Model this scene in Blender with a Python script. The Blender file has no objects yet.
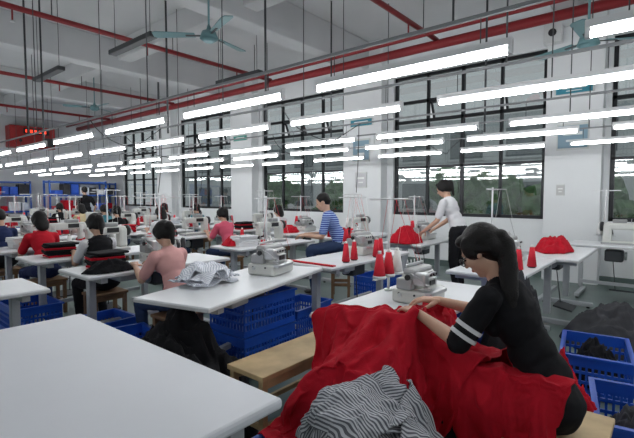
import bpy, bmesh, math, random, time
import numpy as np
from mathutils import Vector, Matrix, noise
random.seed(7)
T0=time.time()
scene = bpy.context.scene
COL = scene.collection
V = Vector

# ------------------------------------------------------------------ materials
MATS = {}
def mat(name, col=(0.5,0.5,0.5), rough=0.6, metal=0.0, emis=None, estr=0.0, var=0.0, vscale=8.0, bump=0.0, bscale=60.0, spec=None):
    if name in MATS: return MATS[name]
    m = bpy.data.materials.new(name); m.use_nodes = True
    nt = m.node_tree; b = nt.nodes['Principled BSDF']
    b.inputs['Base Color'].default_value = (*col, 1)
    b.inputs['Roughness'].default_value = rough
    b.inputs['Metallic'].default_value = metal
    if spec is not None: b.inputs['Specular IOR Level'].default_value = spec
    if emis:
        b.inputs['Emission Color'].default_value = (*emis, 1)
        b.inputs['Emission Strength'].default_value = estr
    if var > 0 or bump > 0:
        tc = nt.nodes.new('ShaderNodeTexCoord')
    if var > 0:
        n = nt.nodes.new('ShaderNodeTexNoise'); n.inputs['Scale'].default_value = vscale
        n.inputs['Detail'].default_value = 5
        nt.links.new(tc.outputs['Object'], n.inputs['Vector'])
        r = nt.nodes.new('ShaderNodeValToRGB')
        r.color_ramp.elements[0].position = 0.3; r.color_ramp.elements[1].position = 0.7
        r.color_ramp.elements[0].color = (*[c*(1-var) for c in col], 1)
        r.color_ramp.elements[1].color = (*[min(1, c*(1+var*0.6)) for c in col], 1)
        nt.links.new(n.outputs['Fac'], r.inputs['Fac'])
        nt.links.new(r.outputs['Color'], b.inputs['Base Color'])
    if bump > 0:
        n2 = nt.nodes.new('ShaderNodeTexNoise'); n2.inputs['Scale'].default_value = bscale
        nt.links.new(tc.outputs['Object'], n2.inputs['Vector'])
        bp = nt.nodes.new('ShaderNodeBump'); bp.inputs['Strength'].default_value = bump
        bp.inputs['Distance'].default_value = 0.01
        nt.links.new(n2.outputs['Fac'], bp.inputs['Height'])
        nt.links.new(bp.outputs['Normal'], b.inputs['Normal'])
    MATS[name] = m
    return m

def stripe_mat(name, c1, c2, freq, coord='Object', axis='Z', thr=0.5, dist=0.0, rough=0.8):
    m = bpy.data.materials.new(name); m.use_nodes = True
    nt = m.node_tree; b = nt.nodes['Principled BSDF']; b.inputs['Roughness'].default_value = rough
    tc = nt.nodes.new('ShaderNodeTexCoord')
    w = nt.nodes.new('ShaderNodeTexWave'); w.wave_type = 'BANDS'; w.bands_direction = axis
    w.inputs['Scale'].default_value = freq; w.inputs['Distortion'].default_value = dist
    r = nt.nodes.new('ShaderNodeValToRGB'); r.color_ramp.interpolation = 'CONSTANT'
    r.color_ramp.elements[0].color = (*c1,1); r.color_ramp.elements[1].color = (*c2,1)
    r.color_ramp.elements[1].position = thr
    nt.links.new(tc.outputs[coord], w.inputs['Vector'])
    nt.links.new(w.outputs['Fac'], r.inputs['Fac'])
    nt.links.new(r.outputs['Color'], b.inputs['Base Color'])
    MATS[name] = m
    return m

WHITE_LAM = mat('laminate_white', (0.74,0.76,0.78), 0.35, var=0.05, vscale=3)
EDGE = mat('table_edge', (0.50,0.51,0.52), 0.4)
STEEL = mat('painted_steel_frame', (0.42,0.44,0.46), 0.45, 0.2)
DSTEEL = mat('dark_steel', (0.06,0.065,0.07), 0.5, 0.4)
METAL = mat('machine_metal', (0.55,0.56,0.57), 0.28, 0.85)
MWHITE = mat('machine_enamel', (0.60,0.61,0.58), 0.3)
MGREY = mat('machine_grey', (0.34,0.35,0.35), 0.35, 0.3)
BLACKP = mat('black_plastic', (0.015,0.015,0.017), 0.4)
BLUEP = mat('blue_plastic', (0.012,0.085,0.50), 0.38, var=0.12, vscale=5)
WOOD = mat('raw_wood', (0.52,0.38,0.20), 0.6, var=0.25, vscale=6)
WOODD = mat('dark_wood', (0.20,0.11,0.055), 0.6, var=0.3, vscale=6)
RED = mat('red_fabric', (0.46,0.007,0.020), 0.85, var=0.12, vscale=14, bump=0.25, bscale=180, spec=0.2)
REDT = mat('red_thread', (0.62,0.01,0.03), 0.7)
WTHR = mat('white_thread', (0.8,0.8,0.78), 0.7)
BTHR = mat('black_thread', (0.02,0.02,0.025), 0.7)
BLACKF = mat('black_fabric', (0.008,0.008,0.010), 0.85, bump=0.3, bscale=120, spec=0.2)
DGREYF = mat('charcoal_fabric', (0.035,0.036,0.042), 0.9, var=0.3, vscale=9)
LBLUEF = mat('pale_fabric', (0.62,0.65,0.70), 0.85)
STRF = stripe_mat('pinstripe_fabric', (0.10,0.105,0.125), (0.50,0.52,0.55), 22.0, 'UV', 'X', 0.5, 0.0)
STRP = stripe_mat('pale_pinstripe_fabric', (0.50,0.53,0.62), (0.80,0.82,0.86), 20.0, 'UV', 'X', 0.4, 0.0)
STRB = stripe_mat('blue_stripe_knit', (0.012,0.055,0.32), (0.38,0.5,0.75), 11.0, 'Object', 'Z', 0.62)
SKIN = mat('skin', (0.56,0.34,0.24), 0.5, var=0.06, vscale=20)
LIPS = mat('lips', (0.42,0.16,0.14), 0.5)
HAIR = mat('black_hair', (0.007,0.006,0.006), 0.55, bump=0.3, bscale=120, spec=0.25)
EYEW = mat('eye', (0.02,0.015,0.01), 0.2)
TUBE = mat('lit_tube', (1,1,1), 0.5, emis=(0.97,0.985,1.0), estr=28.0)
FIXT = mat('fixture_white', (0.72,0.73,0.74), 0.4)
TRACK = mat('track_grey', (0.22,0.23,0.24), 0.5)
REDPIPE = mat('red_pipe_paint', (0.26,0.014,0.018), 0.5)
CONC = mat('ceiling_paint', (0.62,0.63,0.64), 0.85, var=0.08, vscale=0.8)
WALLM = mat('wall_paint', (0.76,0.78,0.79), 0.8, var=0.05, vscale=1.2)
FLOORM = mat('floor_epoxy', (0.13,0.18,0.165), 0.35, var=0.25, vscale=1.5)
FRAME = mat('window_frame_dark', (0.02,0.022,0.025), 0.4, 0.4)
FANB = mat('fan_teal', (0.13,0.26,0.28), 0.4)
LEAF = mat('leaves', (0.09,0.20,0.07), 0.8, var=0.5, vscale=6)
PAINTB = mat('rack_blue', (0.02,0.09,0.38), 0.5)

# ------------------------------------------------------------------ mesh builder (list based: fast)
_ico={}
def ico(sub):
    if sub not in _ico:
        bm=bmesh.new(); bmesh.ops.create_icosphere(bm,subdivisions=sub,radius=1.0)
        bm.verts.ensure_lookup_table()
        _ico[sub]=(np.array([v.co[:] for v in bm.verts]),[tuple(v.index for v in f.verts) for f in bm.faces]); bm.free()
    return _ico[sub]
_box={}
def boxt(size,bev,seg):
    key=(tuple(round(s,4) for s in size),bev,seg)
    if key not in _box:
        bm=bmesh.new(); bmesh.ops.create_cube(bm,size=1.0,matrix=Matrix.Diagonal((*size,1)))
        if bev>0:
            bmesh.ops.bevel(bm,geom=list(bm.edges),offset=min(bev,min(size)*0.45),segments=seg,affect='EDGES',profile=0.5)
        bm.verts.ensure_lookup_table(); bm.verts.index_update()
        _box[key]=(np.array([v.co[:] for v in bm.verts]),[tuple(v.index for v in f.verts) for f in bm.faces]); bm.free()
    return _box[key]
class MB:
    def __init__(s):
        s.v=[]; s.f=[]; s.mi_=[]; s.sm=[]; s.mats=[]; s.n=0
    def mi(s,m):
        if m not in s.mats: s.mats.append(m)
        return s.mats.index(m)
    def add(s,P,F,m,smooth=False):
        i=s.mi(m); o=s.n
        s.v.append(np.asarray(P,dtype=float)); s.n+=len(P)
        s.f+= [tuple(k+o for k in f) for f in F]
        s.mi_+=[i]*len(F)
        s.sm+= smooth if isinstance(smooth,list) else [smooth]*len(F)
    def box(s,c,size,m,bev=0.0,rot=None,seg=2):
        P,F=boxt(size,bev,seg)
        if rot is not None: P=P@np.array(rot.to_3x3()).T
        s.add(P+np.array(c),F,m)
    def cyl(s,p1,p2,r1,m,r2=None,seg=12,caps=True):
        if r2 is None: r2=r1
        p1=V(p1);p2=V(p2);d=p2-p1
        if d.length<1e-6: return
        R=np.array(d.to_track_quat('Z','Y').to_matrix())
        a=np.arange(seg)*2*math.pi/seg; ring=np.stack([np.cos(a),np.sin(a),np.zeros(seg)],1)
        A=ring*r1@R.T+np.array(p1); B=ring*r2@R.T+np.array(p2)
        F=[(i,(i+1)%seg,seg+(i+1)%seg,seg+i) for i in range(seg)]; sm=[True]*seg
        if caps: F+= [tuple(range(seg-1,-1,-1)),tuple(range(seg,2*seg))]; sm+=[False,False]
        s.add(np.vstack([A,B]),F,m,sm)
    def ell(s,c,rad,m,rot=None,sub=3):
        P,F=ico(sub); P=P*np.array(rad)
        if rot is not None: P=P@np.array(rot.to_3x3()).T
        s.add(P+np.array(c),F,m,True)
    def tube(s,pts,r,m,seg=8):
        for a,b in zip(pts[:-1],pts[1:]): s.cyl(a,b,r,m,seg=seg)
        for p in pts[1:-1]: s.ell(p,(r,r,r),m,sub=1)
    def prism(s,pts,m,thick):
        P=np.array([V(p)[:] for p in pts]); n=len(P); t=np.array(V(thick))
        F=[tuple(range(n-1,-1,-1)),tuple(range(n,2*n))]+[(i,(i+1)%n,n+(i+1)%n,n+i) for i in range(n)]
        s.add(np.vstack([P,P+t]),F,m)
    def addmesh(s,me):
        n=len(me.vertices); P=np.empty(n*3); me.vertices.foreach_get('co',P)
        o=s.n; s.v.append(P.reshape(-1,3)); s.n+=n
        mi=np.empty(len(me.polygons),dtype=np.int32); me.polygons.foreach_get('material_index',mi)
        s.f+= [tuple(k+o for k in p.vertices) for p in me.polygons]
        s.mi_+=mi.tolist(); s.sm+=[True]*len(mi)
    def mesh(s,name,recalc=True):
        me=bpy.data.meshes.new(name)
        me.from_pydata(np.vstack(s.v).tolist(),[],s.f)
        for m in s.mats: me.materials.append(m)
        me.polygons.foreach_set('material_index',np.array(s.mi_,dtype=np.int32))
        me.polygons.foreach_set('use_smooth',np.array(s.sm,dtype=bool))
        if recalc:
            bm=bmesh.new(); bm.from_mesh(me); bmesh.ops.recalc_face_normals(bm,faces=bm.faces); bm.to_mesh(me); bm.free()
        me.update()
        return me

def place(me, name, loc=(0,0,0), rz=0.0, sc=(1,1,1), rot=None):
    o = bpy.data.objects.new(name, me)
    o.location = loc
    o.rotation_euler = rot if rot else (0,0,math.radians(rz))
    o.scale = sc if hasattr(sc,'__len__') else (sc,)*3
    COL.objects.link(o)
    return o
def ridged(p): return 1-abs(noise.noise(p))*2

# ------------------------------------------------------------------ cloth helpers
def grid_obj(name, n, m_, fn, mat_, thick=0.004, keep=None, us=1.0, vs_=1.0):
    P=[fn(i/n,j/m_)[:] for i in range(n+1) for j in range(m_+1)]
    F=[];UV=[]
    for i in range(n):
        for j in range(m_):
            if keep and not keep((i+.5)/n,(j+.5)/m_): continue
            F.append((i*(m_+1)+j,(i+1)*(m_+1)+j,(i+1)*(m_+1)+j+1,i*(m_+1)+j+1))
            UV+= [i/n*us,j/m_*vs_,(i+1)/n*us,j/m_*vs_,(i+1)/n*us,(j+1)/m_*vs_,i/n*us,(j+1)/m_*vs_]
    used=sorted(set(k for f in F for k in f)); mp={k:i for i,k in enumerate(used)}
    me=bpy.data.meshes.new(name); me.from_pydata([P[k] for k in used],[],[tuple(mp[k] for k in f) for f in F])
    uv=me.uv_layers.new(name='UVMap'); uv.data.foreach_set('uv',UV)
    me.polygons.foreach_set('use_smooth',[True]*len(F)); me.materials.append(mat_); me.update()
    o=place(me,name)
    if thick: md=o.modifiers.new('thickness','SOLIDIFY'); md.thickness=thick
    return o
def heap(name, c, r, h, mat_, seed=0, n=60, rz=0, sharp=1.0, thick=0.004, us=1.0, vs_=1.0):
    off=V((seed*3.1,seed*1.7,seed*0.9)); cz=math.cos(math.radians(rz)); sz=math.sin(math.radians(rz))
    def fn(s,t):
        u=s*2-1; w=t*2-1
        x=u*math.sqrt(1-w*w/2); y=w*math.sqrt(1-u*u/2); rr=min(1,math.hypot(x,y))
        ang=math.atan2(y,x)
        edge=1+0.16*noise.noise(V((math.cos(ang)*1.6,math.sin(ang)*1.6,0))+off)
        prof=(1-rr**2.2)**0.75 if rr<1 else 0
        P=V((x*1.7,y*1.7,0))+off
        f=0.30*noise.noise(P*1.3)+0.22*ridged(P*2.3)*sharp+0.10*ridged(P*4.6+off)*sharp
        z=h*prof*(0.72+f)+0.012*(1-rr)
        dx=0.10*noise.noise(P*2+V((5,0,0)))*r[0]; dy=0.10*noise.noise(P*2+V((0,5,0)))*r[1]
        X=x*r[0]*edge+dx; Y=y*r[1]*edge+dy
        return V((c[0]+X*cz-Y*sz, c[1]+X*sz+Y*cz, c[2]+max(0.004,z)))
    return grid_obj(name,n,n,fn,mat_,thick=thick,us=us,vs_=vs_)

def simulate(name, fn, n, m_, us, vs_, mat_, colliders, frames=30, bend=0.4, pin=None):
    """drop one sheet of cloth on the colliders, then freeze it. pin(co)->bool keeps vertices in place"""
    P=[fn(i/n,j/m_)[:] for i in range(n+1) for j in range(m_+1)]
    F=[];UV=[]
    for i in range(n):
        for j in range(m_):
            F.append((i*(m_+1)+j,(i+1)*(m_+1)+j,(i+1)*(m_+1)+j+1,i*(m_+1)+j+1))
            UV+= [i/n*us,j/m_*vs_,(i+1)/n*us,j/m_*vs_,(i+1)/n*us,(j+1)/m_*vs_,i/n*us,(j+1)/m_*vs_]
    me=bpy.data.meshes.new(name); me.from_pydata(P,[],F)
    uv=me.uv_layers.new(name='UVMap'); uv.data.foreach_set('uv',UV)
    me.polygons.foreach_set('use_smooth',[True]*len(F)); me.materials.append(mat_); me.update()
    o=place(me,name)
    for c in colliders:
        if not any(m.type=='COLLISION' for m in c.modifiers):
            c.modifiers.new('Collision','COLLISION')
            c.collision.thickness_outer=0.008; c.collision.thickness_inner=0.06; c.collision.damping=0.8; c.collision.cloth_friction=60
    md=o.modifiers.new('Cloth','CLOTH'); s=md.settings
    s.quality=5; s.mass=0.25; s.tension_stiffness=10; s.compression_stiffness=10; s.shear_stiffness=4; s.bending_stiffness=bend; s.air_damping=2
    cs=md.collision_settings; cs.collision_quality=2; cs.distance_min=0.008; cs.use_self_collision=False; cs.friction=40
    if pin:
        vg=o.vertex_groups.new(name='pin'); vg.add([i for i,p in enumerate(P) if pin(p)],1.0,'REPLACE'); s.vertex_group_mass='pin'
    md.point_cache.frame_start=1; md.point_cache.frame_end=frames+1
    for f in range(1,frames+1): scene.frame_set(f)
    dg=bpy.context.evaluated_depsgraph_get()
    m2=bpy.data.meshes.new_from_object(o.evaluated_get(dg))
    bpy.data.objects.remove(o)
    scene.frame_set(1)
    return m2
def join_meshes(name,mes,sub=1,thick=0.004):
    bm=bmesh.new()
    for m in mes: bm.from_mesh(m)
    me=bpy.data.meshes.new(name); bm.to_mesh(me); bm.free()
    for m in mes[0].materials: me.materials.append(m)
    o=place(me,name)
    sb=o.modifiers.new('sub','SUBSURF'); sb.levels=sub; sb.render_levels=sub
    so=o.modifiers.new('thickness','SOLIDIFY'); so.thickness=thick
    return o

TMP=[]
def tmpbox(c,size,bev=0.02):
    b=MB(); b.box((0,0,0),size,EDGE,bev); o=place(b.mesh('tmp'),'tmp',c); TMP.append(o); return o
def tmpcap(a,r1,b_,r2):
    b=MB(); b.cyl(a,b_,r1,EDGE,r2,seg=12); b.ell(a,(r1,)*3,EDGE,sub=2); b.ell(b_,(r2,)*3,EDGE,sub=2); o=place(b.mesh('tmp'),'tmp'); TMP.append(o); return o
tb=tmpbox((2.52,1.28,0.70),(1.36,0.63,0.10),0.006)
fl=tmpbox((1.8,1.0,-0.05),(4,4,0.1),0)
cr=tmpbox((1.42,1.15,0.15),(0.44,0.62,0.30)); bn=tmpbox((2.28,1.80,0.30),(1.5,0.3,0.30))
th=[tmpcap(V((2.08+s*0.085,0.41,0.50)),0.10,V((2.08+s*0.13,0.82,0.47)),0.078) for s in (-1,1)]
to=tmpcap(V((2.08,0.40,0.52)),0.165,V((2.08,0.53,0.80)),0.15)
rp=heap('red_fabric_pile',(1.60,1.12,0.0),(0.27,0.50),0.66,RED,seed=31,n=36,thick=0,sharp=0.5)
def smooth(a,b,x):
    t=min(1,max(0,(x-a)/(b-a))); return t*t*(3-2*t)
def redfn(s,t):
    x=1.14+(2.36-1.14)*s
    lo=0.34+0.28*smooth(1.80,1.95,x); hi=1.58-0.48*smooth(1.82,2.02,x)
    y=lo+(hi-lo)*t
    p=V((x*5,y*5,0))
    on=smooth(1.80,1.90,x)*smooth(0.96,1.02,y)
    z0=0.86+0.10*noise.noise(p)+0.06*noise.noise(p*2.1+V((3,0,0)))+0.02*noise.noise(p*4.3)
    r1=ridged(p*1.3); r2=ridged(p*2.6+V((0,4,0)))
    z1=0.765+0.045*max(0,r1)**2+0.022*max(0,r2)+0.05*math.exp(-((x-1.90)**2+(y-1.12)**2)/0.012)
    z=z0*(1-on)+z1*on
    lap=smooth(1.93,1.98,x)*(1-smooth(0.74,0.86,y))
    zl=0.625+0.03*max(0,r1)+0.015*r2-0.5*max(0,abs(x-2.08)-0.16)
    z=z*(1-lap)+zl*lap
    return V((x+0.025*noise.noise(p*3),y+0.025*noise.noise(p*3+V((7,0,0))),z))
def redpin(p): return (p[0]>1.87 and p[1]>0.99) or (p[0]>1.97 and p[0]<2.22 and p[1]<0.76)
redm=simulate('red_fabric_drape',redfn,80,74,1,1,RED,[tb,fl,cr,bn,*th,to,rp],24,0.2,pin=redpin)
# second piece: over the near thigh, hanging down toward the aisle
def red2(s,t):
    x=1.58+(2.00-1.58)*s; y=0.30+(0.80-0.30)*t
    p=V((x*5+9,y*5,0))
    z=0.66+0.07*noise.noise(p)+0.05*noise.noise(p*2.2)
    on=smooth(1.90,1.96,x); zl=0.640+0.03*max(0,ridged(p*1.4))
    return V((x+0.02*noise.noise(p*3),y+0.02*noise.noise(p*3+V((7,0,0))),z*(1-on)+zl*on))
redm2=simulate('red_fabric_drape',red2,44,44,1,1,RED,[fl,cr,*th,to,rp],20,0.2,pin=lambda p:p[0]>1.945)
redo=join_meshes('red_fabric_drape',[redm,redm2],2,0.004)
for m in redo.modifiers: m.show_viewport=False
t1=time.time()-T0
sp=heap('striped_fabric_pile',(1.32,0.88,0.302),(0.24,0.32),0.32,STRF,seed=4,n=30,thick=0,sharp=0.4,us=0.5,vs_=0.6)
def sheet(cx,cy,cz,lx,ly,rz,tilt,seed):
    M=Matrix.Translation((cx,cy,cz))@Matrix.Rotation(math.radians(rz),4,'Z')@Matrix.Rotation(math.radians(tilt),4,'X')
    def fn(s,t):
        u=(s-.5)*lx; w=(t-.5)*ly; q=V((u*9,w*9,seed*5.3))
        z=0.07*noise.noise(q)+0.035*noise.noise(q*2.2)
        return M@V((u,w,z))
    return (fn,42,42,lx*1.15,ly*1.15)
cols=[fl,cr,sp,rp,redo,*th]; done=[]
for k,sh in enumerate([sheet(1.28,1.02,0.68,0.54,0.50,15,0,1),sheet(1.40,0.78,0.72,0.54,0.50,-30,8,2),sheet(1.36,0.92,0.80,0.40,0.52,60,20,3),
                       sheet(1.50,0.64,0.66,0.48,0.44,30,-8,4),sheet(1.30,0.92,0.84,0.34,0.40,-10,-25,5)]):
    m=simulate('striped_fabric_pile',*sh,STRF,cols,17,0.8); done.append(m)
    c=place(m,'tmp'); TMP.append(c); cols.append(c)
join_meshes('striped_fabric_pile',done,1,0.004)
for o in TMP: bpy.data.objects.remove(o)
for m in redo.modifiers: m.show_viewport=True
for o in (rp,sp,redo):
    for m in list(o.modifiers):
        if m.type=='COLLISION': o.modifiers.remove(m)
print('cloth',t1,time.time()-T0)

# ------------------------------------------------------------------ people
def cap(p1,r1,p2,r2,m): return ('c',V(p1),V(p2),r1,r2,m)
def ell(c,rad,m,rot=None):
    return ('e',V(c),V(rad),rot.to_3x3() if rot else Matrix.Identity(3),m)
def elems_mesh(els):
    b=MB()
    for e in els:
        if e[0]=='c':
            _,a,b_,r1,r2,m=e
            b.cyl(a,b_,r1,m,r2,seg=14)
            b.ell(a,(r1,)*3,m,sub=2); b.ell(b_,(r2,)*3,m,sub=2)
        else:
            _,c,rad,R,m=e
            b.ell(c,rad,m,R,sub=3)
    return b.mesh('tmp',False)
def sd(els,P):
    D=np.empty((len(els),len(P)))
    for i,e in enumerate(els):
        if e[0]=='c':
            a=np.array(e[1]);b_=np.array(e[2]);d=b_-a;dd=max(d@d,1e-9)
            t=np.clip(((P-a)@d)/dd,0,1); r=e[3]+(e[4]-e[3])*t
            D[i]=np.linalg.norm(P-a-t[:,None]*d,axis=1)-r
        else:
            Q=(P-np.array(e[1]))@np.array(e[3]); rad=np.array(e[2])
            k=np.linalg.norm(Q/rad,axis=1); D[i]=(k-1)*rad.mean()
    return D
def remeshed(els,voxel,mats,smooth=3,fold=0.0,seed=0,foldm=()):
    me=elems_mesh(els)
    o=bpy.data.objects.new('tmp',me); COL.objects.link(o)
    md=o.modifiers.new('r','REMESH'); md.mode='VOXEL'; md.voxel_size=voxel
    if smooth:
        ms=o.modifiers.new('s','SMOOTH'); ms.factor=0.5; ms.iterations=smooth
    dg=bpy.context.evaluated_depsgraph_get()
    m2=bpy.data.meshes.new_from_object(o.evaluated_get(dg))
    bpy.data.objects.remove(o); bpy.data.meshes.remove(me)
    n=len(m2.polygons); C=np.empty(n*3); m2.polygons.foreach_get('center',C); C=C.reshape(-1,3)
    lab=sd(els,C).argmin(axis=0)
    idx=np.array([mats.index(e[-1]) for e in els])[lab]
    while len(m2.materials)<len(mats): m2.materials.append(None)
    m2.polygons.foreach_set('material_index',idx.astype(np.int32))
    if fold>0:
        nv=len(m2.vertices); P=np.empty(nv*3); m2.vertices.foreach_get('co',P); P=P.reshape(-1,3)
        N=np.empty(nv*3); m2.vertices.foreach_get('normal',N); N=N.reshape(-1,3)
        lv=sd(els,P).argmin(axis=0); isf=np.array([els[k][-1] in foldm for k in range(len(els))])[lv]
        sv=V((seed*2.3,seed,0)); A=np.zeros(nv)
        for i in np.nonzero(isf)[0]:
            x,y,z=P[i]
            q=V((x*9,y*9,z*16+y*9))+sv
            A[i]=fold*(ridged(q*0.8)*0.9+0.5*noise.noise(q*2.1)+0.25)
        P=P+N*A[:,None]
        m2.vertices.foreach_set('co',P.ravel())
    return m2
def hand_els(W,frame,side,curl,skin,spread=1.0,thumb_curl=0.5):
    els=[]
    T=lambda p: W+frame@V((p[0]*side,p[1],p[2]))
    kx=[0.031,0.0105,-0.0115,-0.031]; ky=[0.086,0.090,0.085,0.077]; ln=[0.074,0.083,0.076,0.060]
    wx=[0.016,0.006,-0.006,-0.016]
    for i in range(4):
        els.append(cap(T((wx[i],0.005,0)),0.0145,T((kx[i],ky[i],0.0)),0.0105,skin))
        a=[curl*0.8,curl*1.9,curl*2.6]
        p=V((kx[i],ky[i],0)); sp=math.radians([8,2.5,-3.5,-10][i]*spread); r=0.0090 if i<3 else 0.008
        for k,f in enumerate((0.46,0.30,0.24)):
            L_=ln[i]*f; d=V((math.sin(sp)*math.cos(a[k]),math.cos(sp)*math.cos(a[k]),-math.sin(a[k])))
            q=p+d*L_; els.append(cap(T(p),r*(1-0.08*k),T(q),r*(0.92-0.08*k),skin)); p=q
    els.append(ell(T((0.0,0.045,-0.006)),(0.032,0.045,0.013),skin,frame.to_4x4()))
    p=V((0.022,0.018,-0.006))
    for k,(L_,r) in enumerate(((0.042,0.014),(0.032,0.0108),(0.026,0.0098))):
        a=math.radians(48-16*k*thumb_curl*2); d=V((math.sin(a),math.cos(a),-0.25-0.15*k)).normalized()
        q=p+d*L_; els.append(cap(T(p),r,T(q),r*0.88,skin)); p=q
    return els
def frame_from(d,up=V((0,0,1))):
    y=V(d).normalized(); x=y.cross(up).normalized(); z=x.cross(y).normalized()
    return Matrix((x,y,z)).transposed()

def person(name,loc,rz,shirt,pants,hair='bun',sex='f',seat=0.45,standing=False,lean=0.20,hp=30,hyaw=0,
           hands=((-0.13,0.50,0.865),(0.12,0.50,0.865)),elbows=None,sleeve='short',voxel=0.012,detail=False,glasses=False,
           band=None,sc=1.0,shoes=None,curl=0.45,seed=0,hairm=None,headoff=(0,0,0),torso=1.0,slv=None):
    skin=SKIN; hairm=hairm or HAIR; shoes=shoes or BLACKP; slv=slv or shirt
    wid=0.94 if sex=='f' else 1.08
    hz=(seat+0.115) if not standing else 0.90
    hip=V((0,0,hz))
    up=V((0,math.sin(lean*1.6),math.cos(lean*1.6))).normalized()
    up2=V((0,math.sin(lean*2.3),math.cos(lean*2.3))).normalized()
    waist=hip+up*0.2*torso; neck=waist+up2*0.29*torso
    rotc=Matrix.Rotation(-lean*2.0,3,'X')
    shw=0.158*wid
    shL=neck+V((-shw,0,-0.05)); shR=neck+V((shw,0,-0.05))
    E=[]
    E.append(ell(hip+V((0,-0.02,0.01)),(0.160,0.120,0.112),pants))
    E.append(ell(hip*0.62+waist*0.38+V((0,-0.01,0.03)),(0.136*wid,0.108,0.13*torso),shirt,rotc))
    E.append(ell(waist,(0.122*wid,0.096,0.12*torso),shirt,rotc))
    E.append(ell(waist*0.45+neck*0.55,(0.143*wid,0.100,0.17*torso),shirt,rotc))
    E.append(cap(shL+V((0.05,-0.01,0.0)),0.055,shR+V((-0.05,-0.01,0.0)),0.055,shirt))
    E.append(cap(neck+V((0,0,-0.05)),0.068,neck+V((0,0.0,0.008)),0.052,shirt))
    if sex=='f':
        ch=waist*0.5+neck*0.5
        for s_ in (-1,1): E.append(ell(ch+rotc@V((s_*0.062,0.078,0.0)),(0.056,0.05,0.058),shirt))
    hd=V((0,math.sin(math.radians(hp)),math.cos(math.radians(hp))))
    HC=neck+V((0,0.02,0))+V((0,hd.y*0.10,0.055+hd.z*0.115))+V(headoff)
    HR=Matrix.Rotation(math.radians(hyaw),3,'Z')@Matrix.Rotation(math.radians(-hp),3,'X')
    h=lambda x,y,z: HC+HR@V((x,y,z))
    HR4=HR.to_4x4()
    E.append(cap(neck+V((0,0,-0.01)),0.047,h(0,-0.025,-0.06),0.047,skin))
    E.append(ell(h(0,-0.012,0.030),(0.074,0.093,0.082),skin,HR4))
    E.append(ell(h(0,0.026,-0.035),(0.058,0.062,0.078),skin,HR4))
    E.append(ell(h(0,0.060,-0.090),(0.026,0.024,0.022),skin,HR4))
    for s_ in (-1,1):
        E.append(ell(h(s_*0.034,0.058,-0.028),(0.026,0.026,0.028),skin,HR4))
        E.append(ell(h(s_*0.075,-0.004,-0.012),(0.009,0.018,0.031),skin,HR4))
    E.append(cap(h(-0.03,0.074,0.022),0.012,h(0.03,0.074,0.022),0.012,skin))
    E.append(cap(h(0,0.086,0.012),0.008,h(0,0.106,-0.026),0.012,skin))
    E.append(ell(h(0,0.088,-0.060),(0.022,0.010,0.009),LIPS,HR4))
    for s_ in (-1,1):
        hj=hip+V((s_*0.085,0.01,0.0))
        if standing: kn=V((s_*0.10,0.03,0.48)); an=V((s_*0.10,-0.02,0.09))
        else: kn=V((s_*0.13,0.42,max(seat,0.40)+0.055)); an=V((s_*0.13,0.36,0.09))
        E+= [cap(hj,0.086,kn,0.060,pants),cap(kn,0.058,an,0.040,pants)]
        E.append(cap(an,0.036,an+V((0,0.0,-0.03)),0.036,shoes)); E.append(cap(an+V((0,-0.03,-0.048)),0.036,an+V((s_*0.01,0.14,-0.055)),0.030,shoes))
    HAN=[]; BANDS=[]
    for s_,sh,W in ((-1,shL,V(hands[0])),(1,shR,V(hands[1]))):
        if elbows: el=V(elbows[0] if s_<0 else elbows[1])
        else:
            dv=W-sh
            if dv.length>0.50: W=sh+dv.normalized()*0.50; dv=W-sh
            mid=(sh+W)/2; hgt=math.sqrt(max(0.0001,0.27**2-(dv.length/2)**2))
            n=V((s_*0.35,-0.15,-0.95)); n=(n-dv.normalized()*n.dot(dv.normalized())).normalized(); el=mid+n*hgt
        if sleeve=='long':
            E+= [cap(sh,0.052,el,0.044,shirt),cap(el,0.043,el+(W-el)*0.95,0.032,shirt),cap(el+(W-el)*0.9,0.026,W,0.024,skin)]
        else:
            if band:
                E.append(cap(sh,0.055,el,0.051,shirt))
                if s_<0:
                    for c0 in (0.62,0.80): BANDS.append((sh+(el-sh)*c0,sh+(el-sh)*(c0+0.08)))
            else: E.append(cap(sh,0.054,sh+(el-sh)*0.75,0.050,slv))
            E+= [cap(sh+(el-sh)*0.4,0.040,el,0.035,skin),cap(el,0.036,el+(W-el)*0.35,0.034,skin),cap(el+(W-el)*0.3,0.035,W,0.0225,skin)]
        d=(W-el).normalized(); d=(d+V((-s_*0.25,0.25,-0.15))).normalized()
        HAN+= hand_els(W,frame_from(d),-s_,curl,skin)
        HAN.append(cap(W-d*0.01,0.0225,W+d*0.02,0.020,skin))
    mats=[]
    for e in E+HAN:
        if e[-1] not in mats: mats.append(e[-1])
    for m in (hairm,EYEW,BLACKP,WTHR):
        if m not in mats: mats.append(m)
    parts=[remeshed(E,voxel,mats,4 if detail else 2,fold=0.006,seed=seed,foldm=(shirt,pants))]
    parts.append(remeshed(HAN,0.0032 if detail else 0.006,mats,1))
    Hh=[ell(h(0,-0.026,0.036),(0.084,0.094,0.087),hairm,HR4),ell(h(0,-0.055,-0.010),(0.076,0.062,0.085),hairm,HR4)]
    for s_ in (-1,1):
        Hh.append(ell(h(s_*0.068,0.010,0.025),(0.018,0.045,0.055),hairm,HR4))
        if hair in('bun','bob'): Hh.append(ell(h(s_*0.070,-0.012,-0.015),(0.018,0.038,0.05),hairm,HR4))
    Hh.append(ell(h(0.0,0.045,0.080),(0.055,0.035,0.028),hairm,HR4))
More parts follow.
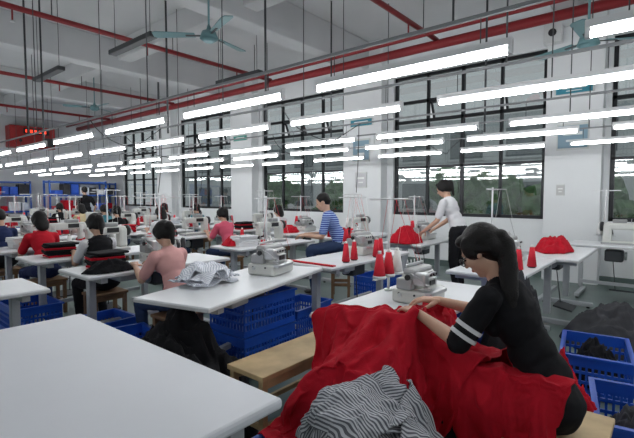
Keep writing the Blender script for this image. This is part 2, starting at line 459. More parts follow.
    if hair=='bun':
        Hh+= [ell(h(0,-0.125,0.02),(0.042,0.036,0.045),hairm,HR4)]
        p=h(0,-0.14,0.0); Hh.append(cap(p,0.032,p+V((0,-0.03,-0.16)),0.018,hairm))
    elif hair=='bob': Hh+= [ell(h(0,-0.050,-0.06),(0.086,0.062,0.085),hairm,HR4),ell(h(0,-0.06,-0.11),(0.075,0.045,0.06),hairm,HR4)]
    elif hair=='pony':
        p=h(0,-0.11,0.0)
        Hh.append(ell(p,(0.035,0.035,0.035),hairm))
        pts=[p,p+V((-0.005,-0.03,-0.03)),p+V((-0.03,-0.045,-0.12)),p+V((-0.06,-0.06,-0.24)),p+V((-0.07,-0.09,-0.38)),p+V((-0.07,-0.13,-0.52))]
        rs=[0.03,0.034,0.038,0.036,0.028,0.008]
        for k in range(5): Hh.append(cap(pts[k],rs[k],pts[k+1],rs[k+1],hairm))
        for s_ in (-1,1): Hh.append(cap(h(s_*0.076,0.03,0.04),0.012,h(s_*0.072,-0.05,-0.02),0.016,hairm))
    elif hair=='short': Hh=[ell(h(0,-0.022,0.040),(0.081,0.093,0.083),hairm,HR4),ell(h(0,-0.055,-0.005),(0.074,0.057,0.066),hairm,HR4)]
    parts.append(remeshed(Hh,0.006 if detail else 0.011,mats,2,fold=0.004 if detail else 0.003,seed=seed+5,foldm=(hairm,)))
    b=MB(); b.mats=mats
    for p in parts: b.addmesh(p)
    for a_,c_ in BANDS: b.cyl(a_,c_,0.0620,band,0.0612,seg=28,caps=False)
    for s_ in (-1,1):
        b.ell(h(s_*0.030,0.083,-0.002),(0.012,0.006,0.005),EYEW,HR,2)
        b.cyl(h(s_*0.018,0.090,0.020),h(s_*0.044,0.082,0.022),0.0025,hairm,seg=6)
        if glasses:
            pts=[h(s_*0.031+0.024*math.cos(a),0.101,-0.004+0.019*math.sin(a)) for a in [k*math.pi/6 for k in range(13)]]
            b.tube(pts,0.0026,BLACKP,5); b.cyl(h(s_*0.055,0.101,0.002),h(s_*0.082,-0.01,0.005),0.0026,BLACKP,seg=6)
    if glasses: b.cyl(h(-0.008,0.102,0),h(0.008,0.102,0),0.0026,BLACKP,seg=6)
    me=b.mesh(name,False)
    for p in parts: bpy.data.meshes.remove(p)
    return place(me,name,loc,rz,sc)

C=lambda n,c: mat(n,c,0.85,spec=0.2)
PINK=C('pink_cotton',(0.66,0.36,0.34)); HOTP=C('hotpink_cotton',(0.6,0.10,0.16)); WHITEC=C('white_cotton',(0.68,0.68,0.70)); NAVY=C('navy_cotton',(0.02,0.03,0.09)); DENIM=C('denim',(0.03,0.05,0.11))
BLK=C('black_cotton',(0.008,0.008,0.010)); REDC=C('red_cotton',(0.50,0.012,0.025)); GRYC=C('grey_cotton',(0.25,0.26,0.28)); TEAL=C('teal_cotton',(0.05,0.18,0.22)); YEL=C('cream_cotton',(0.6,0.5,0.3))
STOOLS=[]
person('seamstress',(2.08,0.40,0),0,BLK,BLK,'pony',lean=0.20,hp=38,seat=0.38,torso=1.15,hands=((-0.15,0.555,0.835),(0.11,0.57,0.85)),
       elbows=((-0.23,0.32,0.765),(0.24,0.35,0.79)),voxel=0.007,detail=True,glasses=True,band=WHITEC,seed=3,curl=0.40,headoff=(-0.02,0,0))
SCW=0.93
def worker(name,x,y,shirt,pants,hair,sex='f',rz=0,seat=0.45,st=True,sc=SCW,**k):
    person(name,(x,y,0),rz,shirt,pants,hair,sex,seat=seat,seed=int(x*7+y*3),sc=sc,**k)
    if st: STOOLS.append((x,y,rz,seat*sc))
worker('seamstress',2.05,3.27,PINK,DENIM,'bun',lean=0.14,hp=32,rz=4,sc=0.91)
worker('seamstress',2.0,4.55,BLK,BLK,'bun',lean=0.14,hp=28,slv=WHITEC)
worker('seamstress',1.85,5.75,REDC,NAVY,'bob',lean=0.14,hp=25)
worker('seamstress',1.75,7.0,NAVY,BLK,'short',lean=0.14,hp=25)
worker('tailor',4.78,3.55,STRB,DENIM,'short','m',seat=0.60,lean=0.2,hp=25,rz=35,sc=1.0)
worker('seamstress',4.45,5.55,HOTP,DENIM,'bun',lean=0.16,hp=25)
worker('seamstress',4.1,6.85,WHITEC,DENIM,'bob',lean=0.16,hp=25)
worker('seamstress',3.9,8.1,BLK,DENIM,'bun',lean=0.16,hp=25)
worker('seamstress',4.2,9.3,TEAL,DENIM,'bun',lean=0.16,hp=25)
worker('seamstress',4.2,10.5,YEL,DENIM,'bob',lean=0.16,hp=25)
worker('seamstress',1.9,8.2,WHITEC,DENIM,'bun',lean=0.16,hp=25)
worker('seamstress',2.0,9.4,GRYC,DENIM,'bob',lean=0.16,hp=25)
worker('seamstress',2.1,10.6,NAVY,DENIM,'bun',lean=0.16,hp=25)
worker('seamstress',2.1,11.8,REDC,DENIM,'bob',lean=0.16,hp=25)
worker('seamstress',5.95,2.35,WHITEC,BLK,'bun',st=False,standing=True,lean=0.17,hp=30,sc=1.0,hands=((-0.16,0.46,0.88),(0.14,0.46,0.88)))
worker('seamstress',6.1,5.9,WHITEC,DENIM,'bob',lean=0.16,hp=25)
worker('seamstress',5.9,8.4,TEAL,DENIM,'bun',lean=0.16,hp=25)
worker('seamstress',5.8,9.6,WHITEC,DENIM,'bun',lean=0.16,hp=25)
worker('seamstress',4.2,11.8,BLK,DENIM,'bun',lean=0.16,hp=25)
worker('tailor',5.6,13.9,BLK,BLK,'short','m',st=False,sc=1.0,standing=True,lean=0.05,hp=10,hands=((-0.25,0.1,0.8),(0.25,0.1,0.8)),elbows=((-0.27,-0.05,1.05),(0.27,-0.05,1.05)))

# ------------------------------------------------------------------ room
XR, XL, YB, YF, ZC = 8.2, -3.0, -2.6, 18.0, 4.7
def slab(name, c, size, m, bev=0):
    b = MB(); b.box((0,0,0), size, m, bev); return place(b.mesh(name), name, c)
slab('floor', ((XR+XL)/2,(YB+YF)/2,-0.05), (XR-XL+0.6,YF-YB+0.6,0.1), FLOORM)
slab('ceiling', ((XR+XL)/2,(YB+YF)/2,ZC+0.1), (XR-XL+0.6,YF-YB+0.6,0.2), CONC)
slab('wall_far', ((XR+XL)/2,YF+0.1,ZC/2), (XR-XL+0.6,0.2,ZC), WALLM)
slab('wall_back', ((XR+XL)/2,YB-0.1,ZC/2), (XR-XL+0.6,0.2,ZC), WALLM)
slab('wall_left', (XL-0.1,(YB+YF)/2,ZC/2), (0.2,YF-YB,ZC), WALLM)
SILL, WTOP = 1.0, 3.9
wins = [(-2.1,0.82),(1.75,4.7),(6.0,8.8),(10.0,12.8),(14.0,16.8)]
b = MB()
b.box((XR+0.1,(YB+YF)/2,SILL/2), (0.2,YF-YB,SILL), WALLM)
b.box((XR+0.1,(YB+YF)/2,(WTOP+ZC)/2), (0.2,YF-YB,ZC-WTOP), WALLM)
edges = [YB]+[e for w in wins for e in w]+[YF]
for i in range(0,len(edges),2):
    a, c = edges[i], edges[i+1]
    b.box((XR+0.1,(a+c)/2,(SILL+WTOP)/2), (0.2,c-a,WTOP-SILL), WALLM)
place(b.mesh('wall_right'), 'wall_right')
for i,(a,c) in enumerate([(0.9,1.7),(4.85,5.85),(8.95,9.85),(12.95,13.85)]):
    b = MB(); b.box((0,0,ZC/2), (0.25,c-a,ZC), WALLM, 0.01)
    place(b.mesh('column'), 'column', (XR-0.125,(a+c)/2,0))
for i,y in enumerate([-2.2,1.3,5.35,9.4,13.4,17.4]):
    b = MB(); b.box((0,0,0), (XR-XL-0.02,0.35,0.6), CONC, 0.02)
    place(b.mesh('ceiling_beam'), 'ceiling_beam', ((XR+XL)/2,y,ZC-0.30))
for x in [1.2,4.6]:
    b = MB(); b.box((0,0,0), (0.3,YF-YB-0.02,0.4), CONC, 0.02)
    place(b.mesh('ceiling_beam'), 'ceiling_beam', (x,(YB+YF)/2,ZC-0.20))
slab('trim_1', (XR-0.02,(YB+YF)/2,0.06), (0.04,YF-YB,0.12), mat('skirting',(0.1,0.14,0.13),0.5))

GLASS = bpy.data.materials.new('window_glass'); GLASS.use_nodes = True
nt = GLASS.node_tree; nt.nodes.clear()
o_ = nt.nodes.new('ShaderNodeOutputMaterial'); mx = nt.nodes.new('ShaderNodeMixShader')
tr = nt.nodes.new('ShaderNodeBsdfTransparent'); gl = nt.nodes.new('ShaderNodeBsdfGlossy')
tr.inputs['Color'].default_value = (0.84,0.87,0.87,1); gl.inputs['Roughness'].default_value = 0.03
mx.inputs[0].default_value = 0.14
nt.links.new(tr.outputs[0], mx.inputs[1]); nt.links.new(gl.outputs[0], mx.inputs[2])
nt.links.new(mx.outputs[0], o_.inputs['Surface'])
for k,(a,c) in enumerate(wins):
    b = MB(); x = 0.0; W = c-a; f = 0.06
    H0, H1 = SILL, WTOP
    for z in (H0+f/2, 2.0, 2.95, 3.35, H1-f/2):
        b.box((x, W/2, z), (0.07,W,f if z not in (2.0,) else 0.045), FRAME)
    n = 4
    for j in range(n+1):
        yy = f/2+(W-f)*j/n
        b.box((x, yy, (H0+H1)/2), (0.07,f if j%2==0 else 0.05,H1-H0), FRAME)
    for j in range(n):
        yy = f/2+(W-f)*(j+0.5)/n; w = (W-f)/n-0.05
        b.box((x, yy, (H0+2.92)/2), (0.008,w,2.92-H0-f), GLASS)
        b.box((x, yy, (3.38+H1)/2-0.02), (0.008,w,H1-3.42), GLASS)
        if j % 2 == 0:
            R = Matrix.Rotation(math.radians(-24),3,'Y')
            for (cc,ss,mm) in [((0.0,0,-0.02),(0.04,w,0.04),FRAME),((0.0,0,-0.37),(0.04,w,0.04),FRAME),
                               ((0.0,-w/2+0.02,-0.19),(0.04,0.04,0.38),FRAME),((0.0,w/2-0.02,-0.19),(0.04,0.04,0.38),FRAME),
                               ((0.0,0,-0.19),(0.006,w-0.06,0.32),GLASS)]:
                p = R @ V(cc); b.box((p.x+0.04,yy+p.y,3.33+p.z), ss, mm, rot=R)
        else:
            b.box((x, yy, 3.15), (0.008,w,0.36), GLASS)
    place(b.mesh('window'), 'window_%d'%(k+1), (XR+0.1,a,0))
b = MB(); b.box((0,0,0),(60,80,0.1),mat('outside_ground',(0.3,0.32,0.3),0.9)); place(b.mesh('outdoor_ground'),'outdoor_ground',(XR+31,8,-0.3))
b = MB()
FAC = mat('facade_render',(0.62,0.65,0.66),0.8,var=0.1,vscale=0.5)
b.box((0,0,3),(3,60,6.2),FAC)
for r_ in range(2):
    for j in range(18):
        y=-26+j*3.0
        b.box((-1.52,y,1.6+r_*2.8),(0.08,1.8,1.5),mat('facade_glass',(0.16,0.19,0.20),0.2))
        b.box((-1.58,y,0.8+r_*2.8),(0.12,2.0,0.1),FAC)
place(b.mesh('neighbouring_building'),'neighbouring_building',(XR+17,8,-0.25))
def tree(x,y,h):
    b=MB(); b.cyl((0,0,-0.25),(0,0,h*0.6),0.12,WOODD,0.07)
    rnd=random.Random(int(x*10+y*7)); P0,F0=ico(3)
    for i in range(14):
        p=np.array((rnd.uniform(-1,1),rnd.uniform(-1,1),h*0.55+rnd.uniform(-0.7,1.1))); rr=rnd.uniform(0.35,0.65)
        P=[ (p+q*(rr+noise.noise(V(p+q*rr)*5)*0.22)) for q in P0]
        b.add(np.array(P),F0,LEAF,False)
    place(b.mesh('tree'),'tree',(x,y,0))
for x,y,h in [(12.8,4.6,1.6),(12.8,1.8,1.2),(13,9.5,1.5),(13,14,1.6)]: tree(x,y,h)

# ------------------------------------------------------------------ lights
b = MB()
L=1.2
b.prism([(-0.014,-L/2,0.045),(0.014,-L/2,0.045),(0.016,-L/2,0.012),(-0.016,-L/2,0.012)], FIXT, (0,L,0))
b.box((0,-L/2+0.010,0.0),(0.026,0.020,0.06),FIXT); b.box((0,L/2-0.010,0.0),(0.026,0.020,0.06),FIXT)
b.cyl((0,-L/2+0.02,-0.014),(0,L/2-0.02,-0.014),0.015,TUBE,seg=10)
for s_ in (-1,1):
    b.cyl((0,s_*0.45,0.045),(0,s_*0.45,0.17),0.003,DSTEEL,seg=5)
me_light = b.mesh('fluorescent_light')
rows = [(2.16,1.21),(3.05,2.27),(4.4,2.15),(5.3,2.9),(6.6,2.0),(-1.2,1.2)]  # last row is an addition out of view, put in to light the foreground table
LZ = 2.11
for x, y0 in rows:
    b = MB()
    b.box((0,(YF+YB)/2,0.18),(0.022,YF-YB-0.4,0.018),TRACK)
    y=YB+0.5
    while y<YF-0.3:
        b.cyl((0,y,0.19),(0,y,ZC-LZ),0.006,DSTEEL,seg=6); y+=3.0
    place(b.mesh('lighting_track'),'lighting_track',(x,0,LZ))
    k=-3
    while True:
        y=y0+1.49*k; k+=1
        if y<YB+0.8: continue
        if y>YF-1.2: break
        place(me_light,'fluorescent_light',(x,y,LZ))

def pipe(name, pts, r, m):
    b=MB(); b.tube(pts,r,m,10); return place(b.mesh(name),name)
pipe('sprinkler_pipe',[(7.0,YB+0.1,3.96),(7.0,YF-0.1,3.96)],0.075,REDPIPE)
pipe('sprinkler_pipe',[(6.6,YB+0.1,4.02),(6.6,YF-0.1,4.02)],0.035,REDPIPE)
for y in (3.2,7.2,11.2,15.2):
    b=MB(); b.tube([(-2.8,y,4.04),(7.0,y,4.04)],0.04,REDPIPE,10)
    for x in (0,2,4,6):
        b.cyl((x,y,4.04),(x,y,3.85),0.012,REDPIPE); b.cyl((x,y,3.85),(x,y,3.83),0.03,METAL)
        b.cyl((x+.5,y,4.04),(x+.5,y,ZC),0.008,DSTEEL)
    place(b.mesh('sprinkler_pipe'),'sprinkler_pipe')
for (x,y,z0) in [(3.4,5.6,2.3),(2.6,8.0,2.3),(5.6,9.6,2.3),(3.7,3.9,2.3),(2.2,7.4,2.3),(5.9,4.6,2.3),(6.2,2.1,2.3)]:
    pipe('power_drop_conduit',[(x,y,z0),(x,y,ZC)],0.014,DSTEEL)
for (x,y) in [(3.1,6.0),(2.9,8.6),(5.2,6.2)]:
    b=MB(); b.box((0,0,0),(0.12,1.2,0.07),DSTEEL,0.01)
    for s_ in (-0.5,0.5): b.cyl((0,s_,0.03),(0,s_,ZC-3.55),0.005,DSTEEL,seg=6)
    place(b.mesh('unlit_lamp_housing'),'unlit_lamp_housing',(x,y,3.55))
# sagging power cables between the light rows
for (x0,x1,y) in [(3.05,4.4,3.0),(4.4,5.3,4.5),(5.3,6.6,2.6),(3.05,4.4,6.2),(2.16,3.05,5.2),(4.4,5.3,8.0)]:
    pts=[(x0+(x1-x0)*k/10,y+0.05*math.sin(k),2.29-0.28*math.sin(math.pi*k/10)) for k in range(11)]
    pipe('hanging_power_cable',pts,0.005,BLACKP)
    pipe('hanging_power_cable',[(x1,y,2.29),(x1+0.02,y+0.02,1.9),(x1-0.05,y,1.45)],0.005,BLACKP)

def fan(x,y,z,rz):
    b=MB(); H=ZC-z
    b.cyl((0,0,0),(0,0,0.09),0.12,FANB,0.09,20); b.cyl((0,0,-0.04),(0,0,0),0.06,FANB,0.12,20)
    b.cyl((0,0,0.09),(0,0,H),0.014,FANB); b.cyl((0,0,H-0.1),(0,0,H),0.05,FANB,0.07,16)
    b.cyl((0,0,0.09),(0,0,0.17),0.04,FANB,0.02,16)
    for k in range(3):
        a=math.radians(120*k)
        R=Matrix.Rotation(a,3,'Z')@Matrix.Rotation(math.radians(11),3,'X')
        c=R@V((0.2,0,0)); b.box((c.x,c.y,0.04),(0.2,0.03,0.008),DSTEEL,rot=R)
        pts=[(0.18,-0.05,0),(0.68,-0.075,0),(0.72,-0.05,0),(0.72,0.05,0),(0.68,0.075,0),(0.18,0.045,0)]
        b.prism([R@V(p)+V((0,0,0.045)) for p in pts],FANB,R@V((0,0,0.008)))
    place(b.mesh('ceiling_fan'),'ceiling_fan',(x,y,z),rz)
fan(3.5,4.75,3.45,12); fan(5.9,0.84,3.15,60); fan(5.0,11.7,3.65,30)

b=MB(); b.box((0,0,0),(0.18,0.26,0.3),mat('box_grey',(0.62,0.63,0.63),0.5),0.01); b.cyl((-0.09,0,0),(-0.11,0,0),0.06,BLACKP); place(b.mesh('junction_box'),'junction_box',(7.86,1.6,4.0))
def sign(y,z,w,h,c,n='wall_sign'):
    b=MB(); b.box((0,0,0),(0.02,w,h),mat('sign_frame',(0.6,0.62,0.6),0.5)); b.box((-0.012,0,0),(0.006,w*0.92,h*0.85),mat('sign_'+str(c),c,0.5))
    b.box((-0.016,0,h*0.12),(0.004,w*0.6,h*0.12),mat('sign_text',(0.8,0.82,0.8),0.5)); b.box((-0.016,0,-h*0.15),(0.004,w*0.4,h*0.08),MATS['sign_text'])
    place(b.mesh(n),n,(XR-0.262,y,z))
sign(1.3,3.1,0.55,0.15,(0.03,0.22,0.30)); sign(1.3,2.35,0.45,0.42,(0.22,0.34,0.42)); sign(5.35,3.0,0.6,0.16,(0.03,0.22,0.30)); sign(5.35,2.4,0.45,0.5,(0.22,0.34,0.42))
sign(9.4,3.0,0.6,0.15,(0.05,0.3,0.25)); sign(5.35,1.75,0.3,0.35,(0.5,0.5,0.52)); sign(1.45,1.5,0.12,0.18,(0.5,0.5,0.5),'wall_switch')
b=MB(); b.box((0,0,0),(1.4,0.5,0.75),mat('cabinet_red',(0.35,0.02,0.02),0.5),0.02)
b.box((0.1,-0.26,0.2),(0.8,0.03,0.2),BLACKP)
for i in range(5): b.box((-0.2+i*0.14,-0.28,0.2),(0.08,0.01,0.1),mat('led_red',(0.3,0,0),0.5,emis=(1,0.05,0.02),estr=2))
b.cyl((-0.4,-0.25,-0.15),(-0.4,-0.3,-0.15),0.17,MATS['cabinet_red'],seg=20); b.cyl((-0.4,-0.3,-0.15),(-0.4,-0.32,-0.15),0.05,BLACKP)
b.box((0.5,-0.26,-0.15),(0.3,0.02,0.3),DSTEEL)
place(b.mesh('hose_reel_cabinet'),'hose_reel_cabinet',(5.35,17.73,3.45))
def rack(x,y,rz=0):
    b=MB()
    for sx in (-0.9,0.9):
        for sy in (-0.25,0.25): b.box((sx,sy,0.95),(0.05,0.05,1.9),PAINTB)
    for z in (0.3,0.85,1.4,1.85):
        b.box((0,0,z),(1.85,0.55,0.05),PAINTB)
    rnd=random.Random(int(x*9))
    for z in (0.33,0.88,1.43):
        xx=-0.75
        while xx<0.7:
            w=rnd.uniform(0.2,0.4); h=rnd.uniform(0.15,0.38)
            b.box((xx+w/2,0,z+h/2),(w*0.9,0.4,h),rnd.choice([BLUEP,DGREYF,RED,WHITE_LAM,LBLUEF]),0.02); xx+=w
    place(b.mesh('storage_rack'),'storage_rack',(x,y,0),rz)
rack(6.1,15.9); rack(7.1,17.3); rack(4.2,17.4)

# ------------------------------------------------------------------ furniture meshes
def table_mesh(L=1.35,D=0.62,H=0.75,name='sewing_table'):
    b=MB()
    b.box((0,0,H-0.018),(L,D,0.034),WHITE_LAM,0.008)
    b.box((0,0,H-0.022),(L+0.006,D+0.006,0.02),EDGE,0.003)
    for sx in (-1,1):
        x=sx*(L/2-0.14)
        b.box((x,0,H-0.06),(0.05,D-0.08,0.04),STEEL)
        b.box((x,0,0.42),(0.055,0.07,0.6),STEEL,0.005); b.box((x,0,0.6),(0.04,0.05,0.28),STEEL)
        b.box((x,0,0.045),(0.06,D-0.02,0.05),STEEL,0.008)
        for sy in (-1,1): b.cyl((x,sy*(D/2-0.06),0.0),(x,sy*(D/2-0.06),0.03),0.02,BLACKP)
    b.box((0,0.12,0.22),(L-0.3,0.04,0.04),STEEL)
    b.box((0.02,-0.08,0.10),(0.3,0.2,0.02),DSTEEL,rot=Matrix.Rotation(0.2,3,'X'))
    b.cyl((0.1,-0.02,0.11),(0.14,0.05,0.60),0.006,DSTEEL,seg=6)
    b.box((0.12,0.06,0.60),(0.22,0.16,0.16),DSTEEL,0.02); b.cyl((-0.03,0.06,0.6),(0.0,0.06,0.6),0.055,METAL)
    b.box((-0.32,-0.14,0.69),(0.16,0.2,0.07),STEEL,0.01)
    return b.mesh(name)
me_table=table_mesh()
def lockstitch():
    b=MB()
    b.box((0,0,0.012),(0.50,0.185,0.03),MGREY,0.006)
    b.box((0.0,0,0.03),(0.48,0.175,0.02),MWHITE,0.008)
    b.box((0.185,0,0.15),(0.10,0.12,0.24),MWHITE,0.025)
    b.box((0.0,0,0.245),(0.46,0.095,0.095),MWHITE,0.025)
    b.box((-0.19,0,0.19),(0.075,0.105,0.17),MWHITE,0.02)
    b.cyl((-0.19,-0.01,0.11),(-0.19,-0.01,0.05),0.006,METAL); b.box((-0.19,-0.015,0.045),(0.02,0.04,0.008),METAL)
    b.cyl((-0.17,-0.055,0.17),(-0.17,-0.075,0.17),0.018,METAL); b.cyl((-0.20,-0.055,0.22),(-0.20,-0.065,0.22),0.012,METAL)
    b.cyl((0.235,0,0.235),(0.27,0,0.235),0.065,BLACKP,seg=24); b.cyl((0.27,0,0.235),(0.285,0,0.235),0.045,METAL,seg=24)
    b.box((0.06,-0.052,0.25),(0.14,0.012,0.055),BLACKP,0.004)
    b.cyl((0.1,0,0.29),(0.1,0,0.33),0.008,METAL); b.cyl((-0.08,0.02,0.29),(-0.08,0.02,0.35),0.004,METAL)
    b.box((0.05,0,0.315),(0.16,0.08,0.05),MGREY,0.01)
    b.cyl((-0.24,0.0,0.26),(-0.25,0,0.26),0.02,METAL)
    return b.mesh('sewing_machine')
me_lock=lockstitch()
def overlock():
    b=MB()
    b.box((0,0.03,0.05),(0.34,0.26,0.10),MWHITE,0.02)
    b.box((-0.03,-0.09,0.085),(0.26,0.10,0.03),METAL,0.008)
    b.box((0.03,0.05,0.155),(0.26,0.15,0.13),MWHITE,0.035,seg=3)
    b.box((-0.02,0.03,0.225),(0.30,0.09,0.05),MGREY,0.02)
    b.box((-0.12,-0.03,0.18),(0.07,0.12,0.09),METAL,0.015)
    b.box((-0.11,-0.09,0.115),(0.03,0.05,0.012),METAL); b.cyl((-0.11,-0.08,0.17),(-0.11,-0.085,0.11),0.005,METAL)
    b.cyl((0.16,0.05,0.15),(0.20,0.05,0.15),0.062,BLACKP,seg=24); b.cyl((0.20,0.05,0.15),(0.215,0.05,0.15),0.05,METAL,seg=24)
    for i in range(4):
        x=-0.04+i*0.045
        b.cyl((x,-0.02,0.19),(x,-0.055,0.19),0.014,METAL,seg=14); b.cyl((x,-0.055,0.19),(x,-0.062,0.19),0.009,BLACKP,seg=12)
    b.box((0.06,-0.03,0.13),(0.17,0.02,0.06),METAL,0.006); b.box((0.06,-0.045,0.13),(0.08,0.01,0.035),BLACKP,0.003)
    b.box((-0.145,0.06,0.14),(0.07,0.12,0.08),MGREY,0.012)
    b.cyl((-0.17,0.03,0.19),(-0.185,0.03,0.19),0.020,BLACKP,seg=14); b.cyl((-0.17,0.09,0.06),(-0.18,0.09,0.06),0.015,METAL)
    for yy in (-0.02,0.10): b.cyl((-0.168,yy,0.07),(-0.176,yy,0.07),0.008,DSTEEL,seg=8)
    b.box((-0.02,0.06,0.265),(0.26,0.012,0.02),METAL,0.003)
    for i in range(5): b.cyl((-0.12+i*0.05,0.06,0.265),(-0.12+i*0.05,0.06,0.30),0.004,METAL,seg=6)
    b.tube([(-0.15,0.05,0.20),(-0.18,0,0.22),(-0.17,-0.07,0.18),(-0.14,-0.09,0.14)],0.005,METAL,6)
    return b.mesh('overlock_machine')
me_over=overlock()
def cone(b,p,m,h=0.16):
    p=V(p); b.cyl(p,p+V((0,0,0.012)),0.034,BTHR); b.cyl(p+V((0,0,0.012)),p+V((0,0,h)),0.042,m,0.020,16); b.cyl(p+V((0,0,h)),p+V((0,0,h+0.02)),0.012,WTHR)
def stand(cols,h=0.66):
    b=MB(); b.cyl((0,0,0),(0,0,0.012),0.03,METAL); b.cyl((0,0,0),(0,0,h),0.009,FIXT)
    n=len(cols)
    b.box((0,0,0.10),(0.13*n,0.02,0.008),METAL); b.box((0,0,h-0.02),(0.17*n,0.018,0.012),FIXT)
    for i,c in enumerate(cols):
        x=(i-(n-1)/2)*0.12
        b.cyl((x,0,0.10),(x,0,0.12),0.045,METAL); cone(b,(x,0,0.11),c)
        b.cyl((x,0,h-0.02),(x,-0.12,h-0.02),0.004,METAL,seg=6)
        b.cyl((x,0,0.28),(x,-0.06,h-0.02),0.0012,c,seg=4)
        b.cyl((x,-0.12,h-0.02),(x*0.3,-0.25,0.2),0.0012,c,seg=4)
    return b.mesh('thread_stand')
stands=[stand([REDT,REDT,WTHR]),stand([BTHR,WTHR],0.75),stand([REDT,WTHR]),stand([WTHR,BTHR,REDT],0.7)]
def gstack(cols,seed):
    b=MB(); rnd=random.Random(seed); z=0
    for i in range(7):
        t=rnd.uniform(0.014,0.026); c=rnd.choice(cols)
        b.box((rnd.uniform(-.015,.015),rnd.uniform(-.015,.015),z+t/2),(0.30,0.22,t),c,t*0.42,Matrix.Rotation(rnd.uniform(-.12,.12),3,'Z')); z+=t*0.97
    return b.mesh('folded_garment_stack')
gst=[gstack([LBLUEF,WHITEC],1),gstack([RED],2),gstack([DGREYF,LBLUEF],3),gstack([WHITEC],4),gstack([BLACKF,RED],5)]
def crate(L=0.6,W=0.42,H=0.3):
    b=MB(); t=0.012
    b.box((0,0,0.012),(L-0.04,W-0.04,0.02),BLUEP)
    for (sx,sy) in ((1,0),(-1,0),(0,1),(0,-1)):
        if sx:
            for z,hh in ((0.03,0.05),(H*0.37,0.02),(H*0.6,0.02),(H-0.04,0.08)): b.box((sx*(L/2-t/2),0,z),(t,W,hh),BLUEP)
            n=int(W/0.035)
            for i in range(n+1): b.box((sx*(L/2-t/2),-W/2+0.006+(W-0.012)*i/n,H/2),(t*0.8,0.014,H*0.95),BLUEP)
        else:
            for z,hh in ((0.03,0.05),(H*0.37,0.02),(H*0.6,0.02),(H-0.04,0.08)): b.box((0,sy*(W/2-t/2),z),(L,t,hh),BLUEP)
            n=int(L/0.035)
            for i in range(n+1): b.box((-L/2+0.006+(L-0.012)*i/n,sy*(W/2-t/2),H/2),(0.014,t*0.8,H*0.95),BLUEP)
    b.box((0,W/2,H-0.008),(L+0.03,0.03,0.016),BLUEP); b.box((0,-W/2,H-0.008),(L+0.03,0.03,0.016),BLUEP)
    b.box((L/2,0,H-0.008),(0.03,W+0.03,0.016),BLUEP); b.box((-L/2,0,H-0.008),(0.03,W+0.03,0.016),BLUEP)
    return b.mesh('plastic_crate')
me_crate=crate()
def stool(L=0.36,W=0.28,H=0.45,m=None,name='wooden_stool'):
    m=m or WOODD; b=MB(); b.box((0,0,H-0.015),(L,W,0.03),m,0.005)
    for sx in (-1,1):
        for sy in (-1,1): b.box((sx*(L/2-0.03),sy*(W/2-0.03),(H-0.03)/2),(0.035,0.035,H-0.03),m)
        b.box((sx*(L/2-0.03),0,0.15),(0.02,W-0.06,0.03),m)
    for sy in (-1,1): b.box((0,sy*(W/2-0.03),H-0.06),(L-0.06,0.02,0.05),m); b.box((0,sy*(W/2-0.03),0.15),(L-0.06,0.02,0.03),m)
    return b.mesh(name)
me_stool=stool(); me_bench=stool(1.5,0.3,0.45,WOOD,'wooden_bench'); me_benchs=stool(0.62,0.36,0.38,WOOD,'wooden_bench')
for (x,y,rz,seat) in STOOLS: place(me_stool,'wooden_stool',(x,y,0),rz,(1,1,seat/0.45))

def folded_pile(name,c,base,sheets,mat_,thick=0.006,wr=1.0):
    P=[];F=[];UV=[]
    n=54
    for (dx,dy,z,lx,ly,rz,arch,droop,seed) in sheets:
        o=len(P); cz=math.cos(math.radians(rz)); sz=math.sin(math.radians(rz)); sv=V((seed*4.7,seed*2.9,seed))
        for i in range(n+1):
            for j in range(n+1):
                s=i/n*2-1; t=j/n*2-1
                q=V((s*0.9,t*1.4,0))+sv
                w=wr*(0.040*math.sin(s*6.0+seed+2.2*noise.noise(q))*(0.35+abs(t)*0.8)+0.030*ridged(q*1.8)-0.02)
                zz=z+arch*(math.cos(s*1.4)-0.6)-droop*(abs(t)**1.8)*(0.7+0.5*noise.noise(q*0.8))+w
                X=s*lx*(1-0.10*t*t)+0.04*noise.noise(q*1.4+V((3,0,0))); Y=t*ly*(1-0.25*min(1,droop*1.5)*t*t)+0.04*noise.noise(q*1.4+V((0,7,0)))
                P.append((c[0]+dx+X*cz-Y*sz,c[1]+dy+X*sz+Y*cz,max(c[2]+0.004+0.003*(seed%5),c[2]+zz)))
        for i in range(n):
            for j in range(n):
                F.append((o+i*(n+1)+j,o+(i+1)*(n+1)+j,o+(i+1)*(n+1)+j+1,o+i*(n+1)+j+1))
                a,b_=i/n*lx*2,(i+1)/n*lx*2; d,e=j/n*ly*2,(j+1)/n*ly*2
                UV+=[a,d,b_,d,b_,e,a,e]
    me=bpy.data.meshes.new(name); me.from_pydata(P,[],F)
    uv=me.uv_layers.new(name='UVMap'); uv.data.foreach_set('uv',UV)
    me.polygons.foreach_set('use_smooth',[True]*len(F)); me.materials.append(mat_); me.update()
    o=place(me,name); md=o.modifiers.new('thickness','SOLIDIFY'); md.thickness=thick
    return o

# ------------------------------------------------------------------ foreground cutting table
b=MB()
b.box((0.165,1.775,0.731),(1.66,1.60,0.038),mat('cutting_table_top',(0.70,0.72,0.76),0.42,var=0.04,vscale=2),0.012)
for x in (-0.5,0.88):
    for y in (1.1,2.42): b.box((x,y,0.355),(0.06,0.06,0.71),STEEL,0.005)
for x in (-0.5,0.88): b.box((x,1.76,0.68),(0.04,1.3,0.06),STEEL)
for y in (1.1,2.42): b.box((0.19,y,0.68),(1.4,0.04,0.06),STEEL)
place(b.mesh('cutting_table'),'cutting_table')

